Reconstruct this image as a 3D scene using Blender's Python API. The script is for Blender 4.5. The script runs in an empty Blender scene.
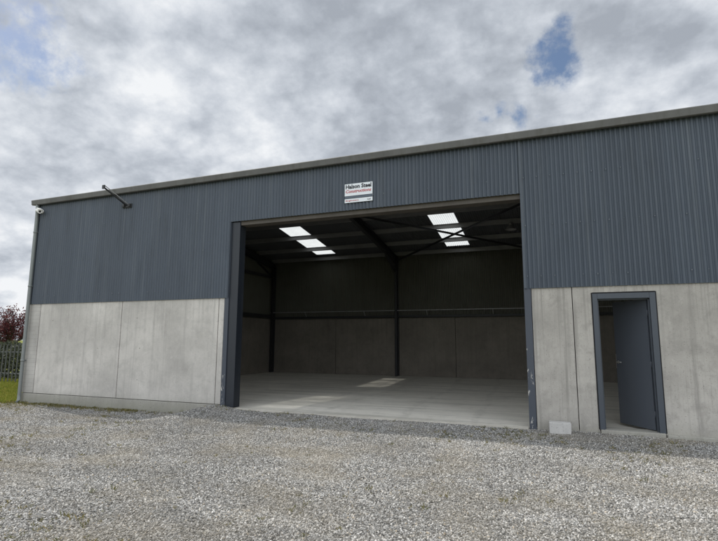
import bpy, bmesh, math, random
from mathutils import Vector, Matrix, noise
random.seed(7)
S = bpy.context.scene
C = S.collection
PI = math.pi

# ------------------------------------------------------------------ helpers
def link(name, mesh, mats, parent=None):
    o = bpy.data.objects.new(name, mesh); C.objects.link(o)
    for m in (mats if isinstance(mats, (list, tuple)) else [mats]): mesh.materials.append(m)
    if parent: o.parent = parent
    return o
def obj(name, bm, mats, parent=None, smooth=False):
    me = bpy.data.meshes.new(name); bm.to_mesh(me); bm.free()
    if smooth:
        for p in me.polygons: p.use_smooth = True
    return link(name, me, mats, parent)
def thing(name, label, cat, loc=(0, 0, 0), group=None):
    o = bpy.data.objects.new(name, None); C.objects.link(o); o.location = loc
    o.empty_display_size = .2
    return tag(o, label, cat, group)
def tag(o, label, cat, group=None):
    o['label'] = label; o['category'] = cat
    if group: o['group'] = group
    return o
def box(bm, x0, x1, y0, y1, z0, z1, bev=0, mi=0):
    r = bmesh.ops.create_cube(bm, size=1)
    for v in r['verts']:
        v.co = Vector(((x0+x1)/2+v.co.x*(x1-x0), (y0+y1)/2+v.co.y*(y1-y0), (z0+z1)/2+v.co.z*(z1-z0)))
    fs = {f for v in r['verts'] for f in v.link_faces}
    for f in fs: f.material_index = mi
    if bev:
        es = {e for v in r['verts'] for e in v.link_edges}
        bmesh.ops.bevel(bm, geom=list(es), offset=bev, segments=2, affect='EDGES', profile=.6)
    return r
def tube(bm, pts, r, seg=10, cap=True, r2=None, mi=0):
    pts = [Vector(p) for p in pts]; rings = []; n = len(pts)
    for i, p in enumerate(pts):
        d = (pts[min(i+1, n-1)]-pts[max(i-1, 0)]).normalized()
        a = d.cross(Vector((0, 0, 1)) if abs(d.z) < .9 else Vector((1, 0, 0))).normalized(); b = d.cross(a)
        rr = r if r2 is None else r+(r2-r)*i/(n-1)
        rings.append([bm.verts.new(p+(a*math.cos(2*PI*k/seg)+b*math.sin(2*PI*k/seg))*rr) for k in range(seg)])
    for i in range(n-1):
        for k in range(seg):
            f = bm.faces.new((rings[i][k], rings[i][(k+1) % seg], rings[i+1][(k+1) % seg], rings[i+1][k])); f.material_index = mi; f.smooth = True
    if cap:
        for q in (rings[0][::-1], rings[-1]):
            f = bm.faces.new(q); f.material_index = mi
def bar(bm, a, b, w, h, up=(0, 0, 1)):
    a = Vector(a); b = Vector(b); d = (b-a).normalized(); s = d.cross(Vector(up)).normalized(); u = s.cross(d)
    vs = [[bm.verts.new(p+s*w/2*i+u*h/2*j) for i, j in ((-1, -1), (1, -1), (1, 1), (-1, 1))] for p in (a, b)]
    bm.faces.new(vs[0][::-1]); bm.faces.new(vs[1])
    for k in range(4): bm.faces.new((vs[0][k], vs[0][(k+1) % 4], vs[1][(k+1) % 4], vs[1][k]))
def ibeam(bm, a, b, w, h, t=.014, up=(0, 0, 1)):
    a = Vector(a); b = Vector(b); d = (b-a).normalized(); s = d.cross(Vector(up)).normalized(); u = s.cross(d)
    o = u*(h/2-t/2)
    bar(bm, a+o, b+o, w, t, up); bar(bm, a-o, b-o, w, t, up)
    bar(bm, a, b, t*.7, h-2*t-.0005, up)
def corr(bm, org, U, V, N, L, v0, v1, pitch=.076, amp=.012, seg=10, rows=1, phase=0, mi=0):
    """corrugated sheet: runs L along U, from v0(u) to v1(u) along V, waves along N"""
    org, U, V, N = map(Vector, (org, U, V, N)); n = max(2, int(L/pitch*seg)); prev = None
    f0 = v0 if callable(v0) else (lambda u: v0); f1 = v1 if callable(v1) else (lambda u: v1)
    for i in range(n+1):
        u = L*i/n; w = math.cos(2*PI*(u+phase)/pitch); w = amp*(w+.25*(w*w-.5))
        col = [bm.verts.new(org+U*u+V*(f0(u)+(f1(u)-f0(u))*j/rows)+N*w) for j in range(rows+1)]
        if prev:
            for j in range(rows):
                f = bm.faces.new((prev[j], col[j], col[j+1], prev[j+1])); f.smooth = True; f.material_index = mi
        prev = col

# ------------------------------------------------------------------ materials
def mat(name):
    m = bpy.data.materials.new(name); m.use_nodes = True; nt = m.node_tree
    b = nt.nodes['Principled BSDF']; return m, nt, b
def N(nt, t, **k):
    n = nt.nodes.new(t)
    for a, v in k.items():
        if a in n.inputs.keys(): n.inputs[a].default_value = v
        else: setattr(n, a, v)
    return n
def noise_n(nt, vec, scale, detail=6, rough=.6, dist=0):
    n = N(nt, 'ShaderNodeTexNoise', Scale=scale, Detail=detail, Roughness=rough, Distortion=dist)
    if vec: nt.links.new(vec, n.inputs['Vector'])
    return n.outputs['Fac']
def ramp(nt, fac, stops):
    r = N(nt, 'ShaderNodeValToRGB'); e = r.color_ramp.elements
    while len(e) < len(stops): e.new(.5)
    for q, (p, c) in zip(e, stops):
        q.position = p; q.color = (*c, 1) if isinstance(c, tuple) else (c, c, c, 1)
    nt.links.new(fac, r.inputs['Fac']); return r.outputs['Color']
def mix(nt, a, b, fac, mode='MIX'):
    m = N(nt, 'ShaderNodeMix', data_type='RGBA', blend_type=mode)
    for s, v in ((m.inputs[0], fac), (m.inputs[6], a), (m.inputs[7], b)):
        if isinstance(v, bpy.types.NodeSocket): nt.links.new(v, s)
        elif isinstance(v, tuple): s.default_value = (*v, 1)
        else: s.default_value = v
    return m.outputs[2]
def math_n(nt, op, a, b=None, c=None, clamp=False):
    m = N(nt, 'ShaderNodeMath', operation=op, use_clamp=clamp)
    for i, v in enumerate((a, b, c)):
        if v is None: continue
        if isinstance(v, bpy.types.NodeSocket): nt.links.new(v, m.inputs[i])
        else: m.inputs[i].default_value = v
    return m.outputs[0]
def sstep(nt, v, a, b):
    m = N(nt, 'ShaderNodeMapRange', interpolation_type='SMOOTHSTEP')
    nt.links.new(v, m.inputs[0]); m.inputs[1].default_value = a; m.inputs[2].default_value = b
    return m.outputs[0]
def pos(nt): return N(nt, 'ShaderNodeNewGeometry').outputs['Position']
def mapped(nt, vec, scale=(1, 1, 1), loc=(0, 0, 0)):
    m = N(nt, 'ShaderNodeMapping'); m.inputs['Scale'].default_value = scale; m.inputs['Location'].default_value = loc
    nt.links.new(vec, m.inputs['Vector']); return m.outputs[0]
def bump(nt, b, h, strength=.3, dist=.01):
    n = N(nt, 'ShaderNodeBump', Strength=strength, Distance=dist)
    nt.links.new(h, n.inputs['Height']); nt.links.new(n.outputs[0], b.inputs['Normal'])
def split(nt, v):
    s = N(nt, 'ShaderNodeSeparateXYZ'); nt.links.new(v, s.inputs[0]); return s.outputs

def concrete(name, tone=(.37, .36, .34), streak=.5, blot=.5, courses=False, wet=True):
    m, nt, b = mat(name); p = pos(nt)
    big = noise_n(nt, p, .8, 5, .6); mid = noise_n(nt, p, 4, 8, .7, .4); fine = noise_n(nt, p, 60, 4, .7)
    pit = noise_n(nt, p, 44, 2, .5)
    st = noise_n(nt, mapped(nt, p, (9, 9, .35)), 1, 6, .65)
    st2 = noise_n(nt, mapped(nt, p, (34, 34, .9)), 1, 4, .6)
    c = mix(nt, tuple(t*.80 for t in tone), tuple(min(1, t*1.17) for t in tone), ramp(nt, big, [(.32, 0.), (.68, 1.)]))
    c = mix(nt, c, tuple(t*.60 for t in tone), math_n(nt, 'MULTIPLY', ramp(nt, mid, [(.48, 0.), (.68, 1.)]), blot*.6))
    c = mix(nt, c, tuple(min(1, t*1.3) for t in tone), math_n(nt, 'MULTIPLY', ramp(nt, noise_n(nt, p, 7, 6, .7), [(.55, 0.), (.75, 1.)]), .45))
    c = mix(nt, c, tuple(t*.62 for t in tone), math_n(nt, 'MULTIPLY', ramp(nt, st, [(.52, 0.), (.72, 1.)]), streak))
    c = mix(nt, c, tuple(t*.7 for t in tone), math_n(nt, 'MULTIPLY', ramp(nt, st2, [(.56, 0.), (.75, 1.)]), streak*.7))
    c = mix(nt, c, tuple(t*.45 for t in tone), math_n(nt, 'MULTIPLY', ramp(nt, pit, [(.635, 0.), (.69, 1.)]), .65))
    grit = noise_n(nt, p, 130, 3, .7); run = noise_n(nt, mapped(nt, p, (16, 16, .22)), 1, 7, .7)
    zt = split(nt, p)[2]
    c = mix(nt, c, tuple(t*.5 for t in tone), math_n(nt, 'MULTIPLY', math_n(nt, 'MULTIPLY', ramp(nt, run, [(.5, 0.), (.7, 1.)]), sstep(nt, math_n(nt, 'ADD', zt, math_n(nt, 'MULTIPLY', run, .9)), 1.5, 2.9)), streak*.8))
    c = mix(nt, c, tuple(t*.55 for t in tone), math_n(nt, 'MULTIPLY', ramp(nt, grit, [(.54, 0.), (.66, 1.)]), .5))
    c = mix(nt, c, (.5, .5, .5), math_n(nt, 'MULTIPLY', fine, .7), 'OVERLAY')
    if wet:   # splash dirt and green algae growing on the foot of the wall
        z = split(nt, p)[2]
        edge = math_n(nt, 'ADD', z, math_n(nt, 'MULTIPLY', math_n(nt, 'SUBTRACT', mid, .5), .5))
        c = mix(nt, (.17, .17, .12), c, math_n(nt, 'ADD', math_n(nt, 'MULTIPLY', sstep(nt, edge, -.22, .22), .5), .5))
    h = math_n(nt, 'ADD', math_n(nt, 'MULTIPLY', mid, .6), math_n(nt, 'MULTIPLY', fine, .4))
    if courses:
        z = split(nt, p)[2]
        fr = math_n(nt, 'FRACT', math_n(nt, 'MULTIPLY', z, 1/.105))
        ln = math_n(nt, 'LESS_THAN', fr, .10)
        c = mix(nt, c, tuple(t*.62 for t in tone), math_n(nt, 'MULTIPLY', ln, .45))
    nt.links.new(c, b.inputs['Base Color']); b.inputs['Roughness'].default_value = .9
    b.inputs['Specular IOR Level'].default_value = .25
    bump(nt, b, h, .6, .008); return m
def paint(name, col, rough=.45, var=.18, spec=.5, dirt=(.2, .19, .16), dirt_amt=.25, metallic=0, scale=1.5):
    m, nt, b = mat(name); p = pos(nt)
    n1 = noise_n(nt, p, scale, 6, .6); n2 = noise_n(nt, mapped(nt, p, (7, 7, .4)), 1, 5, .65); n3 = noise_n(nt, p, 45, 3, .6)
    c = mix(nt, tuple(t*(1-var) for t in col), tuple(t*(1+var) for t in col), ramp(nt, n1, [(.3, 0.), (.7, 1.)]))
    c = mix(nt, c, dirt, math_n(nt, 'MULTIPLY', ramp(nt, n2, [(.5, 0.), (.8, 1.)]), dirt_amt))
    c = mix(nt, c, tuple(t*.8 for t in col), math_n(nt, 'MULTIPLY', n3, .3))
    nt.links.new(c, b.inputs['Base Color'])
    r = math_n(nt, 'ADD', math_n(nt, 'MULTIPLY', n2, .25), rough-.1); nt.links.new(r, b.inputs['Roughness'])
    b.inputs['Specular IOR Level'].default_value = spec; b.inputs['Metallic'].default_value = metallic
    return m
def chipped(name, col, under=(.42, .41, .38)):
    m, nt, b = mat(name); p = pos(nt)
    n1 = noise_n(nt, mapped(nt, p, (9, 9, 3.2)), 1, 7, .7, .6)
    z = split(nt, p)[2]
    low = math_n(nt, 'SUBTRACT', n1, math_n(nt, 'MULTIPLY', z, .055))
    k = ramp(nt, low, [(.56, 0.), (.585, 1.)])
    c = mix(nt, col, under, k)
    nt.links.new(c, b.inputs['Base Color']); b.inputs['Roughness'].default_value = .55; return m

SLATE = (.048, .062, .081)
M_front = concrete('weathered_concrete', (.478, .457, .420), .6, .65)
M_right = concrete('stained_concrete', (.392, .372, .336), .9, 1.0)
M_quoin = concrete('coursed_concrete', (.40, .385, .355), .35, .5, courses=True)
M_foot = concrete('footing_concrete', (.37, .355, .32), .6, .8)
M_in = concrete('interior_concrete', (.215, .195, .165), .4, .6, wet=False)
M_block = concrete('block_concrete', (.44, .43, .41), .15, .4, wet=False)
def clad_mat():
    m, nt, b = mat('slate_cladding'); p = pos(nt); x, y, z = split(nt, p)
    sh = math_n(nt, 'FLOOR', math_n(nt, 'DIVIDE', math_n(nt, 'ADD', x, y), .912)); wn = N(nt, 'ShaderNodeTexWhiteNoise', noise_dimensions='1D'); nt.links.new(sh, wn.inputs['W'])
    n1 = noise_n(nt, p, 1.3, 6, .6); n2 = noise_n(nt, mapped(nt, p, (13, 13, .28)), 1, 6, .65); n3 = noise_n(nt, p, 40, 3, .6); n4 = noise_n(nt, mapped(nt, p, (4, 4, .8)), 1, 5, .6)
    c = mix(nt, tuple(t*.86 for t in SLATE), tuple(t*1.16 for t in SLATE), math_n(nt, 'ADD', math_n(nt, 'MULTIPLY', wn.outputs['Value'], .45), math_n(nt, 'MULTIPLY', n1, .6)))
    c = mix(nt, c, (.12, .135, .145), math_n(nt, 'MULTIPLY', ramp(nt, n2, [(.52, 0.), (.74, 1.)]), .42))     # chalky run marks
    c = mix(nt, c, (.035, .042, .05), math_n(nt, 'MULTIPLY', ramp(nt, n4, [(.55, 0.), (.75, 1.)]), .4))
    fr = math_n(nt, 'FRACT', math_n(nt, 'DIVIDE', math_n(nt, 'ADD', x, y), .912))
    c = mix(nt, c, tuple(t*.5 for t in SLATE), math_n(nt, 'MULTIPLY', math_n(nt, 'LESS_THAN', fr, .006), .8))     # edge of each lapped sheet
    nt.links.new(c, b.inputs['Base Color']); nt.links.new(math_n(nt, 'ADD', math_n(nt, 'MULTIPLY', n4, .3), .32), b.inputs['Roughness'])
    b.inputs['Specular IOR Level'].default_value = .45; bump(nt, b, n1, .25, .02); return m
M_clad = clad_mat()
M_cladin = paint('cladding_backing', (.10, .10, .08), .6, .1, .3, dirt_amt=.15)
M_rfin = paint('roof_sheet_metal', (.10, .105, .11), .55, .12, .3, dirt_amt=.1)
M_steel = paint('dark_steel', (.030, .031, .033), .5, .15, .4, dirt_amt=.1)
M_purlin = paint('purlin_steel', (.24, .24, .237), .45, .15, .4, dirt_amt=.2)
M_galv = paint('galvanised_steel', (.30, .30, .30), .45, .15, .5, (.2, .18, .15), .3, .25)
M_beam = paint('header_beam_paint', (.085, .075, .064), .6, .2, .3, (.05, .04, .03), .4)
M_jamb = paint('navy_steel_shaded', (.010, .014, .021), .45, .12, .5, dirt_amt=.1)  # navy steel, blackened to paint in the shade of the recess
M_chip = chipped('chipped_slate_paint', (.045, .054, .070))
M_door = paint('door_paint', (.072, .083, .101), .45, .06, .5, dirt_amt=.06, scale=.8)
M_frame = paint('door_frame_paint', (.046, .056, .070), .45, .08, .5, dirt_amt=.1)
M_gut = paint('gutter_weathered', (.115, .114, .110), .6, .2, .35, (.06, .058, .04), .75, 0, 2.2)
M_pipe = paint('downpipe_grey', (.175, .19, .185), .4, .08, .5, dirt_amt=.15)
M_white = paint('white_plastic', (.78, .78, .76), .35, .03, .5, dirt_amt=.08)
M_black = paint('black_plastic', (.02, .02, .022), .4, .1, .5, dirt_amt=.0)
M_chrome = paint('brushed_steel', (.55, .55, .54), .3, .05, .5, dirt_amt=.0, metallic=1)
M_screw = paint('screw_heads', (.15, .165, .185), .4, .05, .5, dirt_amt=.0)
M_sign = paint('sign_white', (.68, .71, .74), .35, .03, .5, dirt_amt=.06)
M_ink = paint('sign_black_ink', (.025, .027, .035), .5, .0, .3, dirt_amt=0)
M_red = paint('sign_red_ink', (.42, .06, .065), .5, .0, .3, dirt_amt=0)
M_band = paint('sign_slate_ink', (.10, .12, .15), .5, .0, .3, dirt_amt=0)
M_seal_shade = paint('black_seal_shadow', (.018, .018, .019), .8, .2, .2, dirt_amt=0)
M_joint = paint('joint_filler', (.12, .115, .10), .9, .3, .1, dirt_amt=0)

def floor_mat():
    m, nt, b = mat('power_floated_concrete'); p = pos(nt)
    n1 = noise_n(nt, p, .5, 6, .6, .5); n2 = noise_n(nt, p, 3, 8, .7); n3 = noise_n(nt, p, 40, 3, .6)
    tr = noise_n(nt, mapped(nt, p, (.5, 3, 1)), 1, 5, .6)
    c = mix(nt, (.58, .55, .475), (.75, .715, .63), ramp(nt, n1, [(.3, 0.), (.7, 1.)]))
    c = mix(nt, c, (.36, .345, .305), math_n(nt, 'MULTIPLY', ramp(nt, n2, [(.5, 0.), (.75, 1.)]), .5))
    c = mix(nt, c, (.55, .53, .49), math_n(nt, 'MULTIPLY', ramp(nt, tr, [(.5, 0.), (.75, 1.)]), .45))
    c = mix(nt, c, (.2, .19, .17), math_n(nt, 'MULTIPLY', n3, .22))
    x, y, z = split(nt, p)
    wob = math_n(nt, 'MULTIPLY', noise_n(nt, p, .25, 2, .4), 1.0)
    for off, wd in ((-4.6, .13), (-2.95, .13), (-5.3, .10), (-1.6, .10)):      # tyre marks driven in through the doorway
        dd = math_n(nt, 'ABSOLUTE', math_n(nt, 'SUBTRACT', math_n(nt, 'ADD', x, math_n(nt, 'ADD', wob, math_n(nt, 'MULTIPLY', y, .06))), off+.7))
        tm = math_n(nt, 'MULTIPLY', math_n(nt, 'SUBTRACT', 1., sstep(nt, dd, wd*.4, wd)), ramp(nt, n2, [(.38, 0.), (.6, 1.)]))
        c = mix(nt, c, (.24, .23, .205), math_n(nt, 'MULTIPLY', tm, .22))
    oil = noise_n(nt, mapped(nt, p, (1, 1, 1), (5, 2, 0)), 1.6, 5, .6)
    c = mix(nt, c, (.13, .125, .11), math_n(nt, 'MULTIPLY', ramp(nt, oil, [(.68, 0.), (.74, 1.)]), .35))
    st_ = noise_n(nt, mapped(nt, p, (.22, 2.6, 1)), 1, 7, .65, .3)
    c = mix(nt, c, (.30, .29, .255), math_n(nt, 'MULTIPLY', ramp(nt, st_, [(.48, 0.), (.66, 1.)]), .55))
    dirt = math_n(nt, 'SUBTRACT', math_n(nt, 'ADD', y, math_n(nt, 'MULTIPLY', n2, 1.2)), .6)
    c = mix(nt, (.27, .25, .21), c, math_n(nt, 'ADD', math_n(nt, 'MULTIPLY', sstep(nt, dirt, -.15, .35), .6), .4))
    nt.links.new(c, b.inputs['Base Color']); b.inputs['Roughness'].default_value = .7
    bump(nt, b, n2, .15, .004); return m
M_floor = floor_mat()

def skylight_mat():
    m, nt, b = mat('translucent_grp_sheet'); nt.nodes.remove(b)
    out = nt.nodes['Material Output']; p = pos(nt)
    n = noise_n(nt, p, 3, 6, .6)
    tr = N(nt, 'ShaderNodeBsdfTranslucent'); nt.links.new(mix(nt, (.36, .375, .375), (.50, .515, .515), n), tr.inputs['Color'])
    tp = N(nt, 'ShaderNodeBsdfTransparent', Color=(.85, .87, .87, 1))
    df = N(nt, 'ShaderNodeBsdfDiffuse', Color=(.7, .7, .7, 1))
    a = N(nt, 'ShaderNodeMixShader'); nt.links.new(ramp(nt, noise_n(nt, p, 1.7, 4, .6), [(.3, .05), (.5, .15), (.72, .30)]), a.inputs[0])
    nt.links.new(tr.outputs[0], a.inputs[1]); nt.links.new(tp.outputs[0], a.inputs[2])
    c = N(nt, 'ShaderNodeMixShader'); c.inputs[0].default_value = .10
    nt.links.new(a.outputs[0], c.inputs[1]); nt.links.new(df.outputs[0], c.inputs[2])
    nt.links.new(c.outputs[0], out.inputs[0]); return m
M_sky = skylight_mat()

def ground_mat():
    m, nt, b = mat('gravel_and_grass'); p = pos(nt)
    v = N(nt, 'ShaderNodeTexVoronoi', Scale=48.); nt.links.new(p, v.inputs['Vector'])
    cr = split(nt, v.outputs['Color'])[0]
    v2 = N(nt, 'ShaderNodeTexVoronoi', Scale=110.); nt.links.new(p, v2.inputs['Vector'])
    cr2 = split(nt, v2.outputs['Color'])[1]
    g = ramp(nt, math_n(nt, 'ADD', math_n(nt, 'MULTIPLY', cr, .6), math_n(nt, 'MULTIPLY', cr2, .4)), [(.1, (.06, .058, .053)), (.5, (.16, .155, .145)), (.95, (.34, .33, .31))])
    dust = noise_n(nt, p, 1.1, 6, .65)
    g = mix(nt, g, (.34, .315, .27), math_n(nt, 'MULTIPLY', ramp(nt, dust, [(.4, 0.), (.7, 1.)]), .5))
    gr = mix(nt, (.12, .145, .028), (.21, .215, .045), ramp(nt, noise_n(nt, p, 2.5, 6, .7), [(.35, 0.), (.65, 1.)]))
    at = N(nt, 'ShaderNodeAttribute', attribute_name='grass_cover')
    k = math_n(nt, 'ADD', at.outputs['Fac'], math_n(nt, 'MULTIPLY', math_n(nt, 'SUBTRACT', noise_n(nt, p, 5, 6, .7), .5), .9))
    c = mix(nt, g, gr, sstep(nt, k, .42, .62))
    nt.links.new(c, b.inputs['Base Color']); b.inputs['Roughness'].default_value = .95; b.inputs['Specular IOR Level'].default_value = .15
    bump(nt, b, math_n(nt, 'ADD', v.outputs['Distance'], v2.outputs['Distance']), .6, .012); return m
M_ground = ground_mat()
def stone_mat():
    m, nt, b = mat('crushed_limestone')
    oi = N(nt, 'ShaderNodeObjectInfo'); p = N(nt, 'ShaderNodeTexCoord').outputs['Object']
    c = ramp(nt, oi.outputs['Random'], [(0., (.045, .043, .040)), (.2, (.10, .098, .092)), (.5, (.245, .24, .228)), (.8, (.375, .368, .35)), (.94, (.58, .57, .545)), (1., (.31, .25, .17))])
    n = noise_n(nt, p, 2.5, 5, .6)
    c = mix(nt, c, (.25, .235, .2), math_n(nt, 'MULTIPLY', ramp(nt, n, [(.45, 0.), (.7, 1.)]), .4))
    w = noise_n(nt, pos(nt), .9, 5, .6)
    c = mix(nt, c, (.26, .225, .165), math_n(nt, 'MULTIPLY', ramp(nt, w, [(.46, 0.), (.68, 1.)]), .5))
    tr = noise_n(nt, mapped(nt, pos(nt), (.45, 1.5, 1)), 1, 6, .62, .5)
    c = mix(nt, c, (.115, .11, .10), math_n(nt, 'MULTIPLY', ramp(nt, tr, [(.45, 0.), (.70, 1.)]), .42))      # damp compacted tracks
    c = mix(nt, c, (.42, .41, .39), math_n(nt, 'MULTIPLY', ramp(nt, tr, [(.30, 1.), (.46, 0.)]), .30))        # dusty pale patches
    nt.links.new(c, b.inputs['Base Color']); b.inputs['Roughness'].default_value = .9; b.inputs['Specular IOR Level'].default_value = .2
    return m
M_stone = stone_mat()
def leaf_mat(name, stops, trans=.35):
    m, nt, b = mat(name); out = nt.nodes['Material Output']
    oi = N(nt, 'ShaderNodeObjectInfo'); p = pos(nt)
    n = math_n(nt, 'FRACT', math_n(nt, 'ADD', oi.outputs['Random'], math_n(nt, 'MULTIPLY', N(nt, 'ShaderNodeNewGeometry').outputs['Random Per Island'], 1.)))
    c = ramp(nt, n, stops)
    nt.links.new(c, b.inputs['Base Color']); b.inputs['Roughness'].default_value = .6; b.inputs['Specular IOR Level'].default_value = .3
    t = N(nt, 'ShaderNodeBsdfTranslucent'); nt.links.new(c, t.inputs['Color'])
    x = N(nt, 'ShaderNodeMixShader'); x.inputs[0].default_value = trans
    nt.links.new(b.outputs[0], x.inputs[1]); nt.links.new(t.outputs[0], x.inputs[2]); nt.links.new(x.outputs[0], out.inputs[0])
    return m
M_grass = leaf_mat('grass_blades', [(0., (.13, .18, .03)), (.5, (.23, .26, .04)), (.85, (.34, .33, .065)), (1., (.42, .34, .14))])
M_weed = leaf_mat('weed_blades', [(0., (.085, .11, .03)), (.5, (.18, .165, .055)), (1., (.34, .27, .11))])
M_red_leaf = leaf_mat('copper_leaves', [(0., (.045, .012, .016)), (.5, (.085, .02, .024)), (1., (.15, .04, .035))], .25)
M_hedge = leaf_mat('hedge_leaves', [(0., (.035, .045, .03)), (.5, (.06, .072, .042)), (1., (.085, .09, .055))])
M_bark = paint('bark', (.07, .055, .045), .9, .3, .1, dirt_amt=.2, scale=6)
M_fence = paint('fence_galvanised', (.10, .105, .095), .6, .15, .4, dirt_amt=.3)

# ------------------------------------------------------------------ setting: ground
def sm(a, b, x):
    t = max(0, min(1, (x-a)/(b-a))); return t*t*(3-2*t)
XL, XR, YB = -13.3, 6.9, 11.2          # shed: left end, right end, inside face of the back wall
def gz(x, y):
    far = -.16
    left = sm(-7.0, -8.2, x)
    near = -.035*(1-left) + -.20*left
    near += .075*math.exp(-((x+7.0)/.55)**2)
    z = near+(far-near)*sm(-.1, -2.6, y) if y < 0 else near
    if y > 0 and x < XL: z = -.22-.03*min(y, 10)
    if y < -8: z -= .01*min(30, -8-y)
    z += .018*noise.noise(Vector((x*.7, y*.7, 0)))+.012*noise.noise(Vector((x*2.1, y*2.1, 3)))
    if y > .12 and y < YB+.2 and XL+.05 < x < XR-.05: z = -.4
    return z
def cover(x, y):                        # where grass has taken hold
    g = 0
    if x < XL-.1: g = sm(-.9, -.15, y + .10*(-13.3-x))
    if x < -20: g = max(g, sm(-20, -22, x)*sm(-4, -2, y))
    if y < .1: g = max(g, .50*math.exp(-((y+.12)/.16)**2)*sm(-8.4, -9.2, x)*sm(-13.9, -13.2, x))
    if y > YB+1 or x > XR+2: g = 1
    if y < -14: g = 1
    return g
def axis(a, b, step, ext):
    v = []; x = a
    while x < b+1e-6: v.append(x); x += step
    s = step; lo = [a]; hi = [v[-1]]
    while hi[-1] < ext: s *= 1.35; hi.append(hi[-1]+s); lo.append(lo[-1]-s)
    return lo[:0:-1]+v+hi[1:]
xs = axis(-20, 8, .125, 900); ys = axis(-7.5, 2, .125, 900)
bm = bmesh.new(); lay = bm.verts.layers.float.new('grass_cover')
grid = []
for y in ys:
    row = []
    for x in xs:
        v = bm.verts.new((x, y, gz(x, y))); v[lay] = cover(x, y); row.append(v)
    grid.append(row)
for j in range(len(ys)-1):
    for i in range(len(xs)-1):
        f = bm.faces.new((grid[j][i], grid[j][i+1], grid[j+1][i+1], grid[j+1][i])); f.smooth = True
ground = obj('ground', bm, M_ground); ground['kind'] = 'structure'

bm = bmesh.new()
box(bm, XL+.86, XR-.30, .02, YB+.0, -.3, 0, .006)
box(bm, -6.56, -.47, -.06, .019, -.3, -.004, .01)
floor = obj('floor', bm, M_floor); floor['kind'] = 'structure'

# ------------------------------------------------------------------ the shed
shed = thing('farm_shed', 'long slate grey corrugated steel shed on concrete walls with a wide open doorway', 'shed', ((XL+XR)/2, 0, 0))
SH = Matrix.Translation((-(XL+XR)/2, 0, 0))
def part(name, bm, mats, parent=None, smooth=False):
    o = obj(name, bm, mats, None, smooth)
    o.parent = parent or shed
    if parent is None: o.matrix_parent_inverse = SH
    return o
J = 2.42; EAVE = 5.27; SL = .145; YR = 5.6; RIDGE = EAVE+SL*(YR+.05)
def roofz(y): return RIDGE-SL*abs(y-YR)

def tie_holes(bm, x0, x1, y, zs=(.55, 1.25, 1.95)):
    w = x1-x0
    if w < 1.5: return
    for fx in (.2, .78):
        for z in zs:
            if random.random() < .35: continue
            x = x0+w*fx+random.uniform(-.08, .08); zz = z+random.uniform(-.05, .05)
            r = random.uniform(.009, .016)
            q = bmesh.ops.create_circle(bm, cap_ends=True, radius=r, segments=10, matrix=Matrix.Translation((x, y-.0025, zz)) @ Matrix.Rotation(PI/2, 4, 'X'))
            for v in q['verts']:
                for f in v.link_faces: f.material_index = 1
# front wall panels
left_seams = [XL, -12.86, -9.96, -7.06, -6.90]
for i in range(4):
    bm = bmesh.new(); a, b = left_seams[i], left_seams[i+1]
    box(bm, a+(.0 if i == 0 else .009), b-.009, 0.0, .28, .06, J+.04, .008)
    tie_holes(bm, a, b, 0)
    part('concrete_panel', bm, [M_quoin if i == 0 else M_front, M_joint])
bm = bmesh.new(); box(bm, XL, -6.91, -.006, .28, -.5, .048, .008); part('concrete_footing', bm, M_foot)
bm = bmesh.new(); box(bm, XL+.02, -6.93, .03, .26, -.3, J); part('joint_seal', bm, M_joint)
for a, b, z0 in ((-.335, .335, -.3), (4.3, XR, -.3)):
    bm = bmesh.new(); box(bm, a+.006, b-.006, 0, .28, z0, J+.04, .007); tie_holes(bm, a, b, 0)
    part('concrete_panel', bm, [M_right, M_joint])
bm = bmesh.new(); ol = [(.341, -.3), (.648, -.3), (.648, 2.285), (1.592, 2.285), (1.592, -.3), (4.294, -.3), (4.294, J+.04), (.341, J+.04)]
fa = [bm.verts.new((x, 0, z)) for x, z in ol]; fb = [bm.verts.new((x, .28, z)) for x, z in ol]
bm.faces.new(fa); bm.faces.new(fb[::-1])
for k in range(8): bm.faces.new((fa[k], fb[k], fb[(k+1) % 8], fa[(k+1) % 8]))
bmesh.ops.recalc_face_normals(bm, faces=bm.faces)
part('concrete_panel', bm, M_right)
bm = bmesh.new(); box(bm, 1.60, XR, -.075, -.001, -.4, .015, .012); box(bm, .66, 1.58, -.05, .3, -.3, .032, .01); part('concrete_footing', bm, M_foot)
# gable end and back walls (concrete)
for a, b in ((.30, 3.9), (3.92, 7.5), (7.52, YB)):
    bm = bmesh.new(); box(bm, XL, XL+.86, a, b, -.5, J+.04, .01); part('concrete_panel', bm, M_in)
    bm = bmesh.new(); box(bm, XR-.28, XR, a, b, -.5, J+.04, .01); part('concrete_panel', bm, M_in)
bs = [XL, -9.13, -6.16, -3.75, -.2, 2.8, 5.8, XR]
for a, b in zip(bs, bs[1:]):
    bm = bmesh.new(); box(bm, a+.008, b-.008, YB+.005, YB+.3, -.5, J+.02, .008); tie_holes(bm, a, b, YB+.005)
    part('concrete_panel', bm, [M_in, M_joint])
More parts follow.
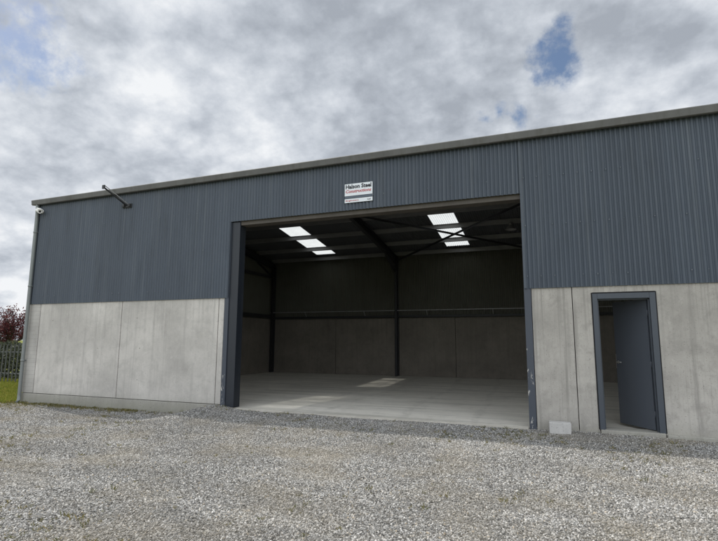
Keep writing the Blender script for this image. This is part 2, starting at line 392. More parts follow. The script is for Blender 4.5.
# cladding
def screws(bm, x0, x1, y, zs, pitch=.228):
    for z in zs:
        x = x0+.06
        while x < x1-.02:
            if random.random() < .65:
                box(bm, x-.006, x+.006, y-.019, y-.008, z-.006+random.uniform(-.01, .01), z+.006, mi=1)
            x += pitch
YC = -.026
for a, b, z0, yo in ((XL-.01, -6.80, J-.015, 0.), (-6.80, -.44, 4.165, -.002), (-.44, XR+.01, J-.02, 0.)):
    bm = bmesh.new()
    corr(bm, (a, YC+yo, 0), (1, 0, 0), (0, 0, 1), (0, 1, 0), b-a, z0, EAVE-.06, rows=2, phase=a)
    zs = [z for z in (2.62, 3.55, 4.45) if z > z0+.1]
    screws(bm, a, b, YC+yo, zs)
    part('front_cladding', bm, [M_clad, M_screw])
for a, b, z in ((-.448, -.415, J-.015),):
    bm = bmesh.new(); box(bm, a, b, YC-.019, YC-.0145, z, EAVE-.06); part('cladding_flashing', bm, M_clad)
for x, s in ((XL-.015, -1), (XR+.015, 1)):
    bm = bmesh.new(); corr(bm, (x, 0, 0), (0, 1, 0), (0, 0, 1), (s, 0, 0), YB+.3, J-.02, lambda u: roofz(u)-.03, rows=2); part('gable_cladding', bm, M_clad)
for x in (XL+.80, XR-.25):
    bm = bmesh.new(); corr(bm, (x, 0.02, 0), (0, 1, 0), (0, 0, 1), (1, 0, 0), YB, J+.05, lambda u: roofz(u)-.03, rows=1); part('gable_lining', bm, M_cladin)
bm = bmesh.new(); corr(bm, (XL, YB+.12, 0), (1, 0, 0), (0, 0, 1), (0, 1, 0), XR-XL, J-.05, roofz(YB)+.02, rows=1); part('back_cladding', bm, M_cladin)
# roof with translucent sheets
sky_x = [(-9.9, -8.98), (-3.93, -3.0), (2.1, 3.03)]
sky_y = ((1.0, 4.3), (7.0, 10.72))
def roof_slope(y0, y1, sy, name):
    bm = bmesh.new(); dy = abs(y1-y0)
    V = Vector((0, y1-y0, roofz(y1)-roofz(y0))).normalized(); sc = 1/abs(V.y)
    nrm = Vector((0, -V.z, V.y)) if V.y > 0 else Vector((0, V.z, -V.y))
    org = Vector((0, y0, roofz(y0)+.015))
    cuts = [XL-.08]+[c for p in sky_x for c in p]+[XR+.08]
    va, vb = sorted((abs(sy[0]-y0)*sc, abs(sy[1]-y0)*sc)); Lv = dy*sc
    for i in range(len(cuts)-1):
        a, b = cuts[i], cuts[i+1]; o = org+Vector((a, 0, 0))
        if i % 2 == 0: corr(bm, o, (1, 0, 0), V, nrm, b-a, 0, Lv, phase=a, seg=6)
        else:
            corr(bm, o, (1, 0, 0), V, nrm, b-a, 0, va, phase=a, seg=6); corr(bm, o, (1, 0, 0), V, nrm, b-a, vb, Lv, phase=a, seg=6)
    r = part(name, bm, M_rfin)
    for a, b in sky_x:
        bm = bmesh.new(); corr(bm, org+Vector((a-.03, 0, 0))+nrm*.006, (1, 0, 0), V, nrm, b-a+.06, va-.03, vb+.03, phase=a-.03, seg=6)
        s = obj('skylight', bm, M_sky, r)
roof_slope(-.10, YR, sky_y[0], 'roof_sheet'); roof_slope(YB+.35, YR, sky_y[1], 'roof_sheet')
bm = bmesh.new()
for s in (-1, 1): bar(bm, (XL-.1, YR+s*.12, roofz(YR+.12)+.035), (XR+.1, YR+s*.12, roofz(YR+.12)+.035), .26, .006, (0, s*SL, 1))
part('ridge_cap', bm, M_rfin)
# steel frame
def frame(x, front=True, xf=None):
    bm = bmesh.new(); ibeam(bm, (x, YB-.13, 0.002), (x, YB-.13, 4.98), .105, .25, up=(0, 1, 0)); part('column', bm, M_steel)
    bm = bmesh.new()
    zr = .34
    ibeam(bm, (x, YR+.01, RIDGE-zr), (x, YB-.02, roofz(YB-.02)-zr), .15, .28)
    ibeam(bm, (x, YR-.01, RIDGE-zr), (x, .32, roofz(.32)-zr), .15, .28)
    a = Vector((x, YB-.26, roofz(YB)-.48)); bar(bm, a+Vector((0, 0, -.35)), a+Vector((0, -1.3, .17)), .14, .014)   # haunch
    part('rafter', bm, M_steel)
    if front:
        bm = bmesh.new(); ibeam(bm, (x, .42, 0.002), (x, .42, 4.98), .15, .24, up=(0, 1, 0)); part('column', bm, M_steel)
frame(-12.33); frame(-6.22, False); frame(-.2, False); frame(5.9)
bm = bmesh.new(); box(bm, -.2-.07, -.2+.07, .30, .55, 0.002, 4.98); part('column', bm, M_steel)
for y in (1.2, 2.65, 4.1, 5.35, 5.85, 6.85, 8.25, 9.7, 11.02):
    z = roofz(y); bm = bmesh.new()
    bar(bm, (XL+.84, y, z-.085), (XR-.3, y, z-.085), .006, .14)
    bar(bm, (XL+.84, y+.033, z-.158), (XR-.3, y+.033, z-.158), .068, .005)
    bar(bm, (XL+.84, y-.033, z-.012), (XR-.3, y-.033, z-.012), .06, .005)
    part('purlin', bm, M_purlin)
zb = -.42
for a, b in (((-6.1, 5.95), (-.3, 10.95)), ((-6.1, 10.95), (-.3, 5.75))):
    bm = bmesh.new(); d = 0 if a[1] < b[1] else .05
    bar(bm, (a[0], a[1], roofz(a[1])-.30-d), (b[0], b[1], roofz(b[1])-.30-d), .07, .012)
    bar(bm, (a[0], a[1], roofz(a[1])-.335-d), (b[0], b[1], roofz(b[1])-.335-d), .012, .055)
    part('roof_brace', bm, M_steel)
# wall rails
bm = bmesh.new(); bar(bm, (XL+.85, YB-.20, 2.76), (XR-.3, YB-.20, 2.76), .035, .03)
for x in (-10.6, -7.7, -4.9, -2.2, .9): bar(bm, (x, YB-.20, 2.745), (x, YB+.0, 2.50), .03, .03, (1, 0, 0))
part('wall_rail', bm, M_galv)
bm = bmesh.new(); box(bm, XL+.87, XR-.3, YB-.06, YB+.0, 2.47, 2.56); part('wall_rail', bm, M_steel)
for z, h in ((2.58, .16), (4.46, .12)):
    bm = bmesh.new(); box(bm, XL+.861, XL+.93, .5, YB-.1, z-h/2, z+h/2); part('wall_rail', bm, M_steel)
# opening: jambs and header
bm = bmesh.new(); box(bm, -6.898, -6.79, -.012, .012, -.1, 4.155, .004); part('door_jamb', bm, M_chip)
bm = bmesh.new(); box(bm, -6.86, -6.57, .013, .24, -.1, 4.155, .006); part('door_jamb', bm, M_jamb)
bm = bmesh.new(); box(bm, -.455, -.337, -.012, .26, -.1, J-.0, .004); box(bm, -.455, -.337, .012, .26, J+.001, 4.16, .002); part('door_jamb', bm, M_chip)
bm = bmesh.new(); box(bm, -6.56, -.457, .03, .045, 4.075, 4.20, .003); box(bm, -6.56, -.457, .046, .27, 4.075, 4.083); box(bm, -6.56, -.457, .05, .27, 4.20, 4.208)
box(bm, -6.56, -.457, .262, .27, 4.09, 4.19); part('header_beam', bm, M_beam)
bm = bmesh.new(); box(bm, -6.79, -.445, .012, .028, 4.19, 4.75); part('cladding_rail', bm, M_steel)
for z in (3.2, 4.5, 5.0):
    for a, b in ((XL+.1, -6.92), (-.3, XR-.1)):
        bm = bmesh.new(); box(bm, a, b, .02, .1, z, z+.14); part('cladding_rail', bm, M_steel)
# gutter, brackets, downpipe
bm = bmesh.new()
prof = [(-.042, 5.185), (-.125, 5.17), (-.145, 5.18), (-.168, 5.295), (-.160, 5.31), (-.14, 5.31), (-.146, 5.297), (-.132, 5.19), (-.051, 5.20), (-.051, 5.29), (-.042, 5.29)]
rng = [[bm.verts.new((x, y, z)) for y, z in prof] for x in (XL-.12, -9.4, -5.2, -1., 3.2, XR+.12)]
for a, b in zip(rng, rng[1:]):
    for k in range(len(prof)): bm.faces.new((a[k], a[(k+1) % len(prof)], b[(k+1) % len(prof)], b[k]))
for q in (rng[0][::-1], rng[-1]): bm.faces.new(q)
bmesh.ops.recalc_face_normals(bm, faces=bm.faces)
for x in (XL-.118, XR+.112): box(bm, x, x+.006, -.155, -.046, 5.186, 5.29)
gutter = part('gutter', bm, M_gut)
for x in (-9.4, -5.2, -1., 3.2):
    bm = bmesh.new(); k = .004
    q = [[bm.verts.new((x+dx, y-k*(1 if y < -.1 else 0), z-k)) for y, z in prof[:4]] for dx in (-.05, .05)]
    for i in range(3): bm.faces.new((q[0][i], q[0][i+1], q[1][i+1], q[1][i]))
    obj('gutter_joint', bm, M_gut, gutter)
bm = bmesh.new(); xp = XL+.055
tube(bm, [(xp, -.095, 5.178), (xp, -.095, 5.05), (xp, -.088, 4.95), (xp, -.085, 4.8), (xp, -.085, 2.4), (xp, -.085, .02), (xp, -.085, -.12), (xp, -.15, -.21)], .045, 14)
dp = part('downpipe', bm, M_pipe)
for z in (.9, 2.9, 4.4):
    bm = bmesh.new(); tube(bm, [(xp, -.085, z-.025), (xp, -.085, z+.025)], .052, 14); box(bm, xp-.02, xp+.02, -.04, .0, z-.02, z+.02); obj('pipe_clip', bm, M_pipe, dp)
# personnel door
bm = bmesh.new()
box(bm, .65, .725, -.015, .13, .03, 2.275, .004); box(bm, 1.505, 1.59, -.015, .13, .03, 2.275, .004); box(bm, .726, 1.504, -.015, .13, 2.185, 2.275, .004)
box(bm, .7255, .745, .06, .12, .03, 2.18); box(bm, 1.485, 1.5045, .06, .12, .03, 2.18); box(bm, .746, 1.484, .06, .12, 2.165, 2.1845)
part('door_frame', bm, M_frame)
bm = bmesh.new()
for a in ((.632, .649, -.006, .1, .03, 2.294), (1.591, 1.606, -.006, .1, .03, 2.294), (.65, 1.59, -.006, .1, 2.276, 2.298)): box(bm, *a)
part('door_seal_shadow', bm, M_seal_shade)  # black strips draw the gap seal and the shadow line round the frame
W = .80
bm = bmesh.new(); box(bm, -W, 0, -.022, .022, .0, 2.13, .004); box(bm, -W+.0, -W+.012, -.0225, .0225, .95, 1.2, mi=1)
door = part('door', bm, [M_door, M_chrome])
ang = -math.radians(57)
DM = SH @ Matrix.Identity(4)
door.matrix_parent_inverse = SH; door.location = (1.488, .15, .045); door.rotation_euler = (0, 0, ang)
bm = bmesh.new()
for s in (-1, 1):
    tube(bm, [(-W+.06, s*.022, 1.06), (-W+.06, s*.03, 1.06)], .027, 14)
    tube(bm, [(-W+.06, s*.03, 1.06), (-W+.06, s*.065, 1.06), (-W+.075, s*.072, 1.06), (-W+.19, s*.072, 1.06)], .010, 10)
obj('door_handle', bm, M_chrome, door)
for z in (.25, 1.05, 1.9):
    bm = bmesh.new(); tube(bm, [(0.012, -.02, z-.05), (.012, -.02, z+.05)], .009, 8); obj('hinge', bm, M_door, door)

# ------------------------------------------------------------------ sign
sign = thing('sign', 'white rectangular company sign with black and red lettering above the doorway', 'sign', (-3.635, YC-.03, 4.52))
bm = bmesh.new(); box(bm, -.31, .31, -.006, .006, -.205, .20, .002); obj('sign_board', bm, M_sign, sign)
bm = bmesh.new(); box(bm, -.31, .31, -.0075, -.0065, -.122, -.112); box(bm, -.31, .31, -.0075, -.0065, -.070, -.060); obj('sign_stripe', bm, M_ink, sign)
bm = bmesh.new(); box(bm, -.31, .31, -.0070, -.0062, -.1115, -.0705); obj('sign_stripe', bm, M_band, sign)
for x in (-.28, .28):
    bm = bmesh.new(); box(bm, x-.02, x+.02, .007, .022, -.19, .19); obj('sign_batten', bm, M_galv, sign)
def text(name, s, w, h, x, z, m, parent, off=.0, shear=0, y=-.0078):
    c = bpy.data.curves.new(name, 'FONT'); c.body = s; c.size = 1; c.extrude = .004; c.offset = off; c.shear = shear; c.resolution_u = 2
    t = bpy.data.objects.new(name, c); C.objects.link(t)
    dg = bpy.context.evaluated_depsgraph_get(); me = bpy.data.meshes.new_from_object(t.evaluated_get(dg))
    bpy.data.objects.remove(t); bpy.data.curves.remove(c)
    xs_ = [v.co.x for v in me.vertices]; ys_ = [v.co.y for v in me.vertices]
    x0, x1, y0, y1 = min(xs_), max(xs_), min(ys_), max(ys_)
    for v in me.vertices: v.co = Vector((x+(v.co.x-x0)/(x1-x0)*w, y+v.co.z*.3, z+(v.co.y-y0)/(y1-y0)*h))
    me.materials.clear()
    return link(name, me, m, parent)
text('lettering', 'Halson Steel', .57, .092, -.285, .092, M_ink, sign, .035)
text('lettering', 'Constructions', .57, .070, -.285, .003, M_red, sign, .02, .25)
text('lettering', 'Engineers', .29, .034, -.285, -.182, M_red, sign, .018)
text('lettering', 'Ltd', .07, .032, .20, -.180, M_ink, sign, .015)

# ------------------------------------------------------------------ security camera
cam_t = thing('security_camera', 'small white bullet security camera under the left end of the gutter', 'security camera', (-13.10, YC-.01, 4.99))
bm = bmesh.new(); tube(bm, [(0, .0, 0), (0, -.025, 0)], .05, 16); obj('mount', bm, M_white, cam_t)
bm = bmesh.new(); tube(bm, [(0, -.02, 0), (0, -.10, -.005), (.03, -.125, -.01)], .017, 10); obj('bracket_arm', bm, M_white, cam_t)
d = Vector((.86, -.36, -.34)).normalized(); c0 = Vector((.0, -.125, .0))
bm = bmesh.new(); tube(bm, [c0-d*.09, c0-d*.085, c0+d*.165], .058, 18); body = obj('camera_body', bm, M_white, cam_t)
bm = bmesh.new(); tube(bm, [c0+d*.166, c0+d*.170], .030, 16); obj('lens', bm, M_black, body)
bm = bmesh.new(); u = Vector((0, 0, 1)); sd = d.cross(u).normalized(); up = sd.cross(d)
bar(bm, c0-d*.08+up*.064, c0+d*.205+up*.064, .10, .006); obj('sunshield', bm, M_white, body)

# ------------------------------------------------------------------ flood light bracket
arm = thing('wall_bracket', 'dark steel bracket arm reaching out from the cladding past the gutter', 'bracket', (-9.98, YC-.01, 4.85))
bm = bmesh.new(); box(bm, -.15, .15, -.03, -.002, -.05, .05, .006); obj('base_plate', bm, M_steel, arm)
bm = bmesh.new()
for s in (-.022, .022): bar(bm, (s, -.03, 0), (s*.8-.10, -.66, .30), .011, .02)
obj('arm', bm, M_steel, arm)
bm = bmesh.new(); bar(bm, (.045, -.03, .03), (-.055, -.67, .335), .016, .016); obj('conduit', bm, M_galv, arm)
bm = bmesh.new(); box(bm, -.14, -.06, -.69, -.66, .265, .36, .006); obj('end_plate', bm, M_steel, arm)
for x in (-.09, .10):
    bm = bmesh.new(); box(bm, x-.035, x+.035, -.075, -.031, -.035, .03, .008); obj('clamp', bm, M_steel, arm)

# ------------------------------------------------------------------ work light under the roof
wl = thing('high_bay_light', 'round high bay lamp hanging under the dark roof behind the doorway', 'lamp', (-1.2, 8.16, 5.66))
bm = bmesh.new(); tube(bm, [(0, 0, -.02), (0, 0, -.14)], .012, 8); tube(bm, [(0, 0, -.12), (0, 0, -.22)], .06, 14); obj('lamp_housing', bm, M_galv, wl)
bm = bmesh.new(); tube(bm, [(0, 0, -.20), (0, 0, -.26), (0, 0, -.36)], .05, 18, False, .19); obj('lamp_shade', bm, M_galv, wl)

# ------------------------------------------------------------------ concrete block
bm = bmesh.new(); box(bm, -.17, .17, -.1, .1, 0, .185, .012)
for v in bm.verts: v.co += Vector((noise.noise(v.co*9), noise.noise(v.co*9+Vector((5, 0, 0))), 0))*.008
blk = obj('concrete_block', bm, M_block); blk.location = (.03, -.20, gz(.03, -.2)-.004); blk.rotation_euler = (0, .015, .05)
tag(blk, 'pale loose concrete block lying on the gravel beside the right door jamb', 'concrete block')

# ------------------------------------------------------------------ palisade fence
FY = 5.2; fx0, fx1 = -33.0, XL-.25
fz = -.40
fence = thing('palisade_fence', 'grey steel palisade fence with pointed pales at the left of the shed', 'fence', (fx0, FY, 0))
def pale(x, z0):
    bm = bmesh.new(); w, d, h = .066, .018, 1.60
    pr = [(-w/2, -d), (-w/6, d*.3), (w/6, d*.3), (w/2, -d)]; t = .004
    def ring(z, k=1): return [bm.verts.new((px*k, py, z)) for px, py in pr]+[bm.verts.new((px*k, py+t, z)) for px, py in pr[::-1]]
    rs = [ring(0), ring(h-.10), ring(h-.03, .55), ring(h, .08)]
    for a, b in zip(rs, rs[1:]):
        for k in range(8): bm.faces.new((a[k], a[(k+1) % 8], b[(k+1) % 8], b[k]))
    bm.faces.new(rs[0][::-1]); bm.faces.new(rs[-1])
    bmesh.ops.recalc_face_normals(bm, faces=bm.faces)
    return bm
proto = obj('pale', pale(0, 0), M_fence, fence); x = .1; first = True
while x < fx1-fx0:
    o = proto if first else proto.copy()
    if not first: C.objects.link(o); o.parent = fence
    first = False
    o.location = (x, 0, gz(fx0+x, FY)+.05+random.uniform(-.008, .008)); o.rotation_euler = (0, random.uniform(-.008, .008), 0); x += .235
for z in (.12, 1.02):
    bm = bmesh.new(); bar(bm, (0, .045, z-.1), (fx1-fx0, .045, z-.1), .05, .05); obj('rail', bm, M_fence, fence)
x = 1.3
while x < fx1-fx0:
    bm = bmesh.new(); g = gz(fx0+x, FY); ibeam(bm, (x, .13, g-.3), (x, .13, g+1.7), .06, .1, .008, (0, 1, 0)); obj('post', bm, M_fence, fence); x += 2.75

# ------------------------------------------------------------------ trees and hedge behind the fence
def leaf(bm, p, s, rnd):
    a = Vector((rnd.gauss(0, 1), rnd.gauss(0, 1), rnd.gauss(0, .8))).normalized(); b = a.orthogonal().normalized()
    b.rotate(Matrix.Rotation(rnd.random()*6.28, 3, a)); c = a.cross(b)
    v = [bm.verts.new(p+b*s), bm.verts.new(p+c*s*.42+a*s*.1), bm.verts.new(p-b*s), bm.verts.new(p-c*s*.42+a*s*.1)]
    bm.faces.new(v)
def tree(name, loc, H, W, label, seed, leafm, n=7000, group=None):
    rnd = random.Random(seed); t = thing(name, label, 'tree', loc, group)
    bm = bmesh.new(); tips = []
    tube(bm, [(0, 0, -.3), (.05, .02, H*.2), (0, .06, H*.4)], .16, 10, True, .11)
    def grow(p, d, L, r, lev):
        pts = [p]; q = p
        for k in range(4):
            d = (d+Vector((rnd.gauss(0, .16), rnd.gauss(0, .16), rnd.gauss(.05, .12)))).normalized(); q = q+d*L/4; pts.append(q)
        tube(bm, pts, r, 6, True, r*.4)
        if lev == 3: tips.extend(pts[1:]); return
        if lev == 2: tips.extend(pts[3:])
        for k in range(4 if lev < 2 else 3):
            s = rnd.uniform(.4, 1); i = min(3, int(s*4)); b = pts[i]+(pts[i+1]-pts[i])*(s*4-i if i < 3 else rnd.random())
            az = rnd.random()*6.28; out = Vector((math.cos(az), math.sin(az), rnd.uniform(.1, .9))).normalized()
            grow(b, (d*.6+out).normalized(), L*rnd.uniform(.5, .72), r*.5, lev+1)
    for k in range(7):
        az = 6.28*k/7+rnd.random(); z = H*rnd.uniform(.14, .42)
        grow(Vector((0, .02, z)), Vector((math.cos(az)*.8*W/H, math.sin(az)*.8*W/H, rnd.uniform(.5, 1.2))).normalized(), H*.36, .06, 1)
    grow(Vector((0, .06, H*.38)), Vector((0, 0, 1)), H*.42, .07, 1)
    obj('trunk', bm, M_bark, t)
    bm = bmesh.new()
    keep = [p for p in tips if rnd.random() < .86]
    for i in range(n):
        p = rnd.choice(keep); q = p+Vector((rnd.gauss(0, .15), rnd.gauss(0, .15), rnd.gauss(0, .14))); leaf(bm, q, rnd.uniform(.04, .085), rnd)
    obj('crown', bm, leafm, t)
tree('copper_tree', (-28.6, 9.5, gz(-28, 9.5)), 3.85, 4.2, 'dark red leaved tree behind the palisade fence', 3, M_red_leaf, 4600)
hedge_rnd = random.Random(5); bm = bmesh.new()
for i in range(42000):
    x = hedge_rnd.uniform(-20, 9); y = hedge_rnd.gauss(0, .45); top = 1.75+.25*noise.noise(Vector((x*.6, 0, 2)))+.15*noise.noise(Vector((x*2.2, y, 7)))
    z = top*(1-hedge_rnd.random()**1.6)*math.sqrt(max(0.05, 1-(y/1.1)**2)); leaf(bm, Vector((x, y, z)), hedge_rnd.uniform(.05, .10), hedge_rnd)
hedge = thing('hedge', 'low dark green hedge behind the palisade fence', 'hedge', (-26, 7.4, gz(-26, 7.4)))
obj('foliage', bm, M_hedge, hedge)
bm = bmesh.new()
for i in range(40):
    x = -19.5+i*.72; bm = bmesh.new(); tube(bm, [(x, 0, -.2), (x+hedge_rnd.uniform(-.2, .2), hedge_rnd.uniform(-.2, .2), .85)], .025, 5)
    obj('stem', bm, M_bark, hedge)

# ------------------------------------------------------------------ scattered stuff (geometry nodes)
def variants(name, makers, m):
    col = bpy.data.collections.new(name)
    for k, bm in enumerate(makers):
        me = bpy.data.meshes.new(name); bm.to_mesh(me); bm.free(); me.materials.append(m)
        col.objects.link(bpy.data.objects.new(name, me))
    return col
def stone_bm(seed):
    rnd = random.Random(seed); bm = bmesh.new(); bmesh.ops.create_icosphere(bm, subdivisions=1, radius=1)
    st = Vector((rnd.uniform(.8, 1.25), rnd.uniform(.7, 1.), rnd.uniform(.5, .8)))
    for v in bm.verts:
        k = 1+.28*noise.noise(v.co*1.3+Vector((seed*3.1, 0, 0)))+rnd.uniform(-.14, .14); v.co = Vector((v.co.x*st.x, v.co.y*st.y, v.co.z*st.z))*k
    return bm
def tuft_bm(seed, n=11, spread=.5, lean=.6):
    rnd = random.Random(seed); bm = bmesh.new()
    for i in range(n):
        az = rnd.random()*6.28; b = Vector((rnd.gauss(0, spread*.35), rnd.gauss(0, spread*.35), -.05)); h = rnd.uniform(.55, 1.1); l = rnd.uniform(.1, lean)
        d = Vector((math.cos(az), math.sin(az), 0)); s = Vector((-d.y, d.x, 0))*rnd.uniform(.03, .055)
        m1 = b+d*l*.35+Vector((0, 0, h*.6)); t = b+d*l+Vector((0, 0, h))
        v = [bm.verts.new(q) for q in (b-s, b+s, m1+s*.7, t, m1-s*.7)]; bm.faces.new(v)
    return bm
def scatter(name, emit_bm, col, dens, smin, smax, tilt, seed, attr=False):
    me = bpy.data.meshes.new(name); emit_bm.to_mesh(me); emit_bm.free()
    o = bpy.data.objects.new(name, me); C.objects.link(o); o['kind'] = 'stuff'
    ng = bpy.data.node_groups.new(name, 'GeometryNodeTree')
    ng.interface.new_socket('Geometry', in_out='INPUT', socket_type='NodeSocketGeometry'); ng.interface.new_socket('Geometry', in_out='OUTPUT', socket_type='NodeSocketGeometry')
    n, l = ng.nodes, ng.links
    gi, go = n.new('NodeGroupInput'), n.new('NodeGroupOutput')
    dp = n.new('GeometryNodeDistributePointsOnFaces'); dp.inputs['Seed'].default_value = seed; dp.inputs['Density'].default_value = dens
    if attr:
        na = n.new('GeometryNodeInputNamedAttribute'); na.data_type = 'FLOAT'; na.inputs['Name'].default_value = 'dens'
        mu = n.new('ShaderNodeMath'); mu.operation = 'MULTIPLY'; mu.inputs[1].default_value = dens; l.new(na.outputs['Attribute'], mu.inputs[0]); l.new(mu.outputs[0], dp.inputs['Density'])
    ci = n.new('GeometryNodeCollectionInfo'); ci.inputs['Collection'].default_value = col; ci.inputs['Separate Children'].default_value = True; ci.inputs['Reset Children'].default_value = True
    ip = n.new('GeometryNodeInstanceOnPoints'); ip.inputs['Pick Instance'].default_value = True
    rr = n.new('FunctionNodeRandomValue'); rr.data_type = 'FLOAT_VECTOR'; rr.inputs[0].default_value = (-tilt, -tilt, 0); rr.inputs[1].default_value = (tilt, tilt, 6.283)
    rs = n.new('FunctionNodeRandomValue'); rs.data_type = 'FLOAT'; rs.inputs[2].default_value = 0.; rs.inputs[3].default_value = 1.; rs.inputs['Seed'].default_value = seed+5
    pw = n.new('ShaderNodeMath'); pw.operation = 'POWER'; pw.inputs[1].default_value = 2.2; l.new(rs.outputs[1], pw.inputs[0])
    ma = n.new('ShaderNodeMath'); ma.operation = 'MULTIPLY_ADD'; ma.inputs[1].default_value = smax-smin; ma.inputs[2].default_value = smin; l.new(pw.outputs[0], ma.inputs[0])
    l.new(gi.outputs[0], dp.inputs['Mesh']); l.new(dp.outputs['Points'], ip.inputs['Points']); l.new(ci.outputs[0], ip.inputs['Instance'])
    l.new(rr.outputs[0], ip.inputs['Rotation']); l.new(ma.outputs[0], ip.inputs['Scale']); l.new(ip.outputs[0], go.inputs[0])
    o.modifiers.new('scatter', 'NODES').node_group = ng
    return o
def patch(x0, x1, y0, y1, st, dz=0, dens=None, keep=None):
    bm = bmesh.new(); lay = bm.verts.layers.float.new('dens'); nx = int((x1-x0)/st); ny = int((y1-y0)/st); g = []
    for j in range(ny+1):
        r = []
        for i in range(nx+1):
            x, y = x0+(x1-x0)*i/nx, y0+(y1-y0)*j/ny; v = bm.verts.new((x, y, gz(x, y)+dz)); v[lay] = dens(x, y) if dens else 1; r.append(v)
        g.append(r)
    for j in range(ny):
        for i in range(nx):
            cx, cy = x0+(i+.5)*(x1-x0)/nx, y0+(j+.5)*(y1-y0)/ny
            if keep is None or keep(cx, cy): bm.faces.new((g[j][i], g[j][i+1], g[j+1][i+1], g[j+1][i]))
    bmesh.ops.delete(bm, geom=[v for v in bm.verts if not v.link_faces], context='VERTS')
    return bm
CAMY = -9.30486
YAW, PIT, ROLL = math.radians(21.35490503), math.radians(8.13889469), math.radians(.27331714)
def in_view(x, y, m=.6):                 # keep scattered stones to the ground the photo looks over, with a margin
    dx, dy = x, y-CAMY; r = dx*math.cos(YAW)+dy*math.sin(YAW); f = -dx*math.sin(YAW)+dy*math.cos(YAW)
    return f > 2.4 and abs(r) < f*.74+m
def stone_d(x, y):
    dd = math.hypot(x, y-CAMY); k = 1 if dd < 8 else max(.35, 1-(dd-8)*.09)
    k *= 1-.85*sm(.45, .8, cover(x, y)); k *= .50+.5*(noise.noise(Vector((x*.55, y*1.3, 9)))*.5+.5)*1.7
    return max(0, min(1, k))
SHOWN = lambda x, y: in_view(x, y) and not (y > -.02 and x > XL)
stones = variants('stone', [stone_bm(s) for s in range(9)], M_stone)
scatter('gravel', patch(-18.2, 5.2, -7.2, 1.5, .15, .002, stone_d, SHOWN), stones, 9000, .0032, .0145, 1.2, 11, True)
tufts = variants('tuft', [tuft_bm(s) for s in range(6)], M_grass)
def grass_d(x, y):
    k = cover(x, y)
    return sm(.35, .8, k+.3*noise.noise(Vector((x*2, y*2, 4))))
scatter('grass', patch(-30, XL-.06, -2.2, 7, .2, 0, grass_d), tufts, 420, .05, .13, .25, 21, True)
weeds = variants('weed', [tuft_bm(s+50, 9, .9, 1.0) for s in range(5)], M_weed)
def weed_d(x, y):
    a = noise.noise(Vector((x*.55, y*.55, 31)))+.5*noise.noise(Vector((x*2.6, y*2.6, 13)))
    k = sm(.24, .60, a)*.20*(1+1.2*sm(-3, -9, x))+.008
    k += 3.2*math.exp(-((y+.12)/.20)**2)*sm(-8.2, -9.4, x)*max(.15, .6+.9*noise.noise(Vector((x*1.5, 0, 2))))
    k += .35*sm(-11, -13.5, x)*sm(-3.2, -.5, y)*sm(-.1, .35, a+.2)
    if x > -6.9 and y > -.25: k += .25*sm(-4.6, -5.2, x)
    return max(0, min(2.5, k))
scatter('weeds', patch(-17.5, 4.8, -7.0, -.03, .15, 0, weed_d, SHOWN), weeds, 330, .02, .065, .3, 31, True)

# ------------------------------------------------------------------ camera
cd = bpy.data.cameras.new('camera'); co = bpy.data.objects.new('camera', cd); C.objects.link(co); S.camera = co
cd.sensor_width = 36; cd.lens = 36*493.68147/718; cd.clip_end = 3000; cd.clip_start = .05
fw = Vector((-math.sin(YAW)*math.cos(PIT), math.cos(YAW)*math.cos(PIT), math.sin(PIT))); rt = Vector((math.cos(YAW), math.sin(YAW), 0)); up = rt.cross(fw)
r2 = rt*math.cos(ROLL)+up*math.sin(ROLL); u2 = -rt*math.sin(ROLL)+up*math.cos(ROLL)
mw = Matrix((r2, u2, -fw)).transposed().to_4x4(); mw.translation = (0, CAMY, 1.455); co.matrix_world = mw
def pix_dir(px, py): return (fw*493.68+r2*(px-359)-u2*(py-270.5)).normalized()

# ------------------------------------------------------------------ sun and sky
sun_to = Vector((-.66, .19, 1)).normalized()
el = math.asin(sun_to.z); az = math.atan2(sun_to.x, sun_to.y)
sd_ = bpy.data.lights.new('sun', 'SUN'); sd_.energy = 5.0; sd_.angle = math.radians(1.2); sd_.color = (1, .96, .90)
so = bpy.data.objects.new('sun', sd_); C.objects.link(so); so.rotation_euler = sun_to.to_track_quat('Z', 'Y').to_euler(); so.location = (-20, 5, 30)
w = bpy.data.worlds.new('World'); S.world = w; w.use_nodes = True; nt = w.node_tree; bg = nt.nodes['Background']
sk = N(nt, 'ShaderNodeTexSky', sky_type='NISHITA'); sk.sun_disc = False; sk.sun_elevation = el; sk.sun_rotation = az
BGS = .10
tc = N(nt, 'ShaderNodeTexCoord').outputs['Generated']; sx, sy, sz = split(nt, tc)
zz = math_n(nt, 'ADD', math_n(nt, 'MAXIMUM', sz, 0.), .45)
cb = N(nt, 'ShaderNodeCombineXYZ'); nt.links.new(math_n(nt, 'DIVIDE', sx, zz), cb.inputs[0]); nt.links.new(math_n(nt, 'DIVIDE', sy, zz), cb.inputs[1]); cb.inputs[2].default_value = 3.7
pv = cb.outputs[0]
def nz(vec, off, sc, det, rough, dist): return noise_n(nt, mapped(nt, vec, (1, 1, 1), off), sc, det, rough, dist)
def billow(off, sc, det, rough):      # rounded puffs with darker creases
    return math_n(nt, 'ABSOLUTE', math_n(nt, 'SUBTRACT', math_n(nt, 'MULTIPLY', nz(pv, off, sc, det, rough, 0), 2.), 1.))
n_big = nz(pv, (1.3, 5.1, 0), 1.6, 3, .5, 0); n_mid = nz(pv, (4, 9, 2), 5.5, 10, .58, 0); n_fin = nz(pv, (7, 1, 5), 16, 8, .6, 0)
b1 = billow((2, 3, 8), 3.6, 9, .52); b2 = billow((5, 8, 1), 8.5, 7, .52)
def wsum(*t):
    o = None
    for k, v in t:
        q = math_n(nt, 'MULTIPLY', v, k); o = q if o is None else math_n(nt, 'ADD', o, q)
    return o
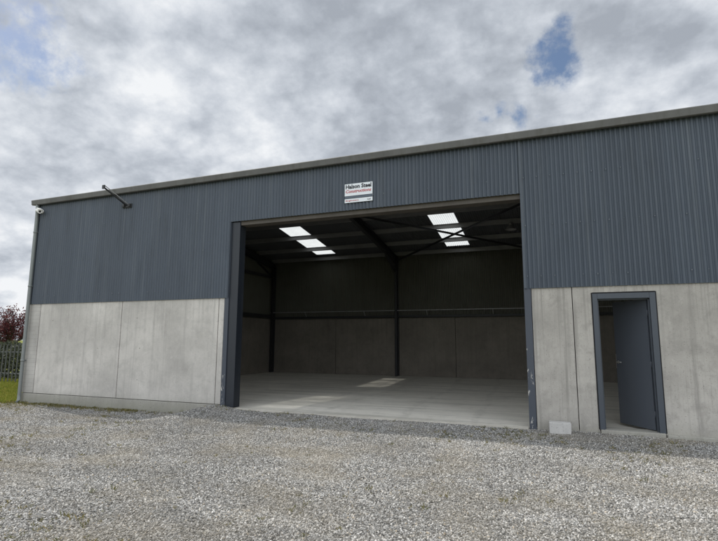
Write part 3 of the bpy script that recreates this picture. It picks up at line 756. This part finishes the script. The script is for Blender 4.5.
cl = wsum((.36, n_big), (.38, n_mid), (.14, n_fin), (.24, b1), (.12, b2))
hz = math_n(nt, 'MULTIPLY', math_n(nt, 'SUBTRACT', 1., sstep(nt, sz, .0, .3)), .035)     # thinner, brighter cloud low down
cloud = ramp(nt, math_n(nt, 'ADD', cl, hz), [(.36, (.38, .415, .47)), (.42, (.485, .525, .585)), (.47, (.605, .645, .705)), (.52, (.735, .77, .82)), (.575, (.90, .92, .945))])
# clouds behind the camera, away from the sun, brightened as fill for the shaded facade
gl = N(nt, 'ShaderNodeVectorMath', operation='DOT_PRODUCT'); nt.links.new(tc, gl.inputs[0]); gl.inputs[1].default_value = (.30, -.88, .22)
fill_glow = math_n(nt, 'ADD', math_n(nt, 'MULTIPLY', sstep(nt, gl.outputs['Value'], -.15, .85), 1.4), 1.0)
sc_ = N(nt, 'ShaderNodeVectorMath', operation='SCALE'); nt.links.new(cloud, sc_.inputs[0]); nt.links.new(math_n(nt, 'MULTIPLY', fill_glow, 1/BGS), sc_.inputs['Scale'])
# breaks in the cloud where blue shows through
hole = None
for px, py, r in ((553, 46, .030), (551, 60, .028), (546, 72, .020), (538, 76, .014), (522, 117, .016), (500, 112, .012), (486, 118, .012), (4, 40, .06), (20, 48, .035), (-6, 30, .05), (-6, 8, .06), (12, 8, .03), (36, 8, .012)):
    dt = N(nt, 'ShaderNodeVectorMath', operation='DISTANCE'); nt.links.new(tc, dt.inputs[0]); dt.inputs[1].default_value = pix_dir(px, py)
    h = math_n(nt, 'SUBTRACT', 1., math_n(nt, 'DIVIDE', dt.outputs['Value'], r*2.4))
    hole = h if hole is None else math_n(nt, 'MAXIMUM', hole, h)
hn = nz(tc, (3, 3, 3), 15, 10, .62, 0)
hk = math_n(nt, 'ADD', hole, math_n(nt, 'MULTIPLY', math_n(nt, 'SUBTRACT', hn, .5), 3.4))
m_hole = math_n(nt, 'MULTIPLY', sstep(nt, hk, .25, 1.15), sstep(nt, hole, .0, .35))
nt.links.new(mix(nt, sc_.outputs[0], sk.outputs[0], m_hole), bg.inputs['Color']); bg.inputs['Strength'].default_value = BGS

S.view_settings.view_transform = 'Standard'; S.view_settings.look = 'None'; S.view_settings.exposure = 0; S.view_settings.gamma = 1
S.view_settings.use_curve_mapping = False
S.render.engine = 'CYCLES'; S.cycles.use_denoising = True; S.cycles.max_bounces = 10; S.cycles.diffuse_bounces = 5; S.cycles.transparent_max_bounces = 12
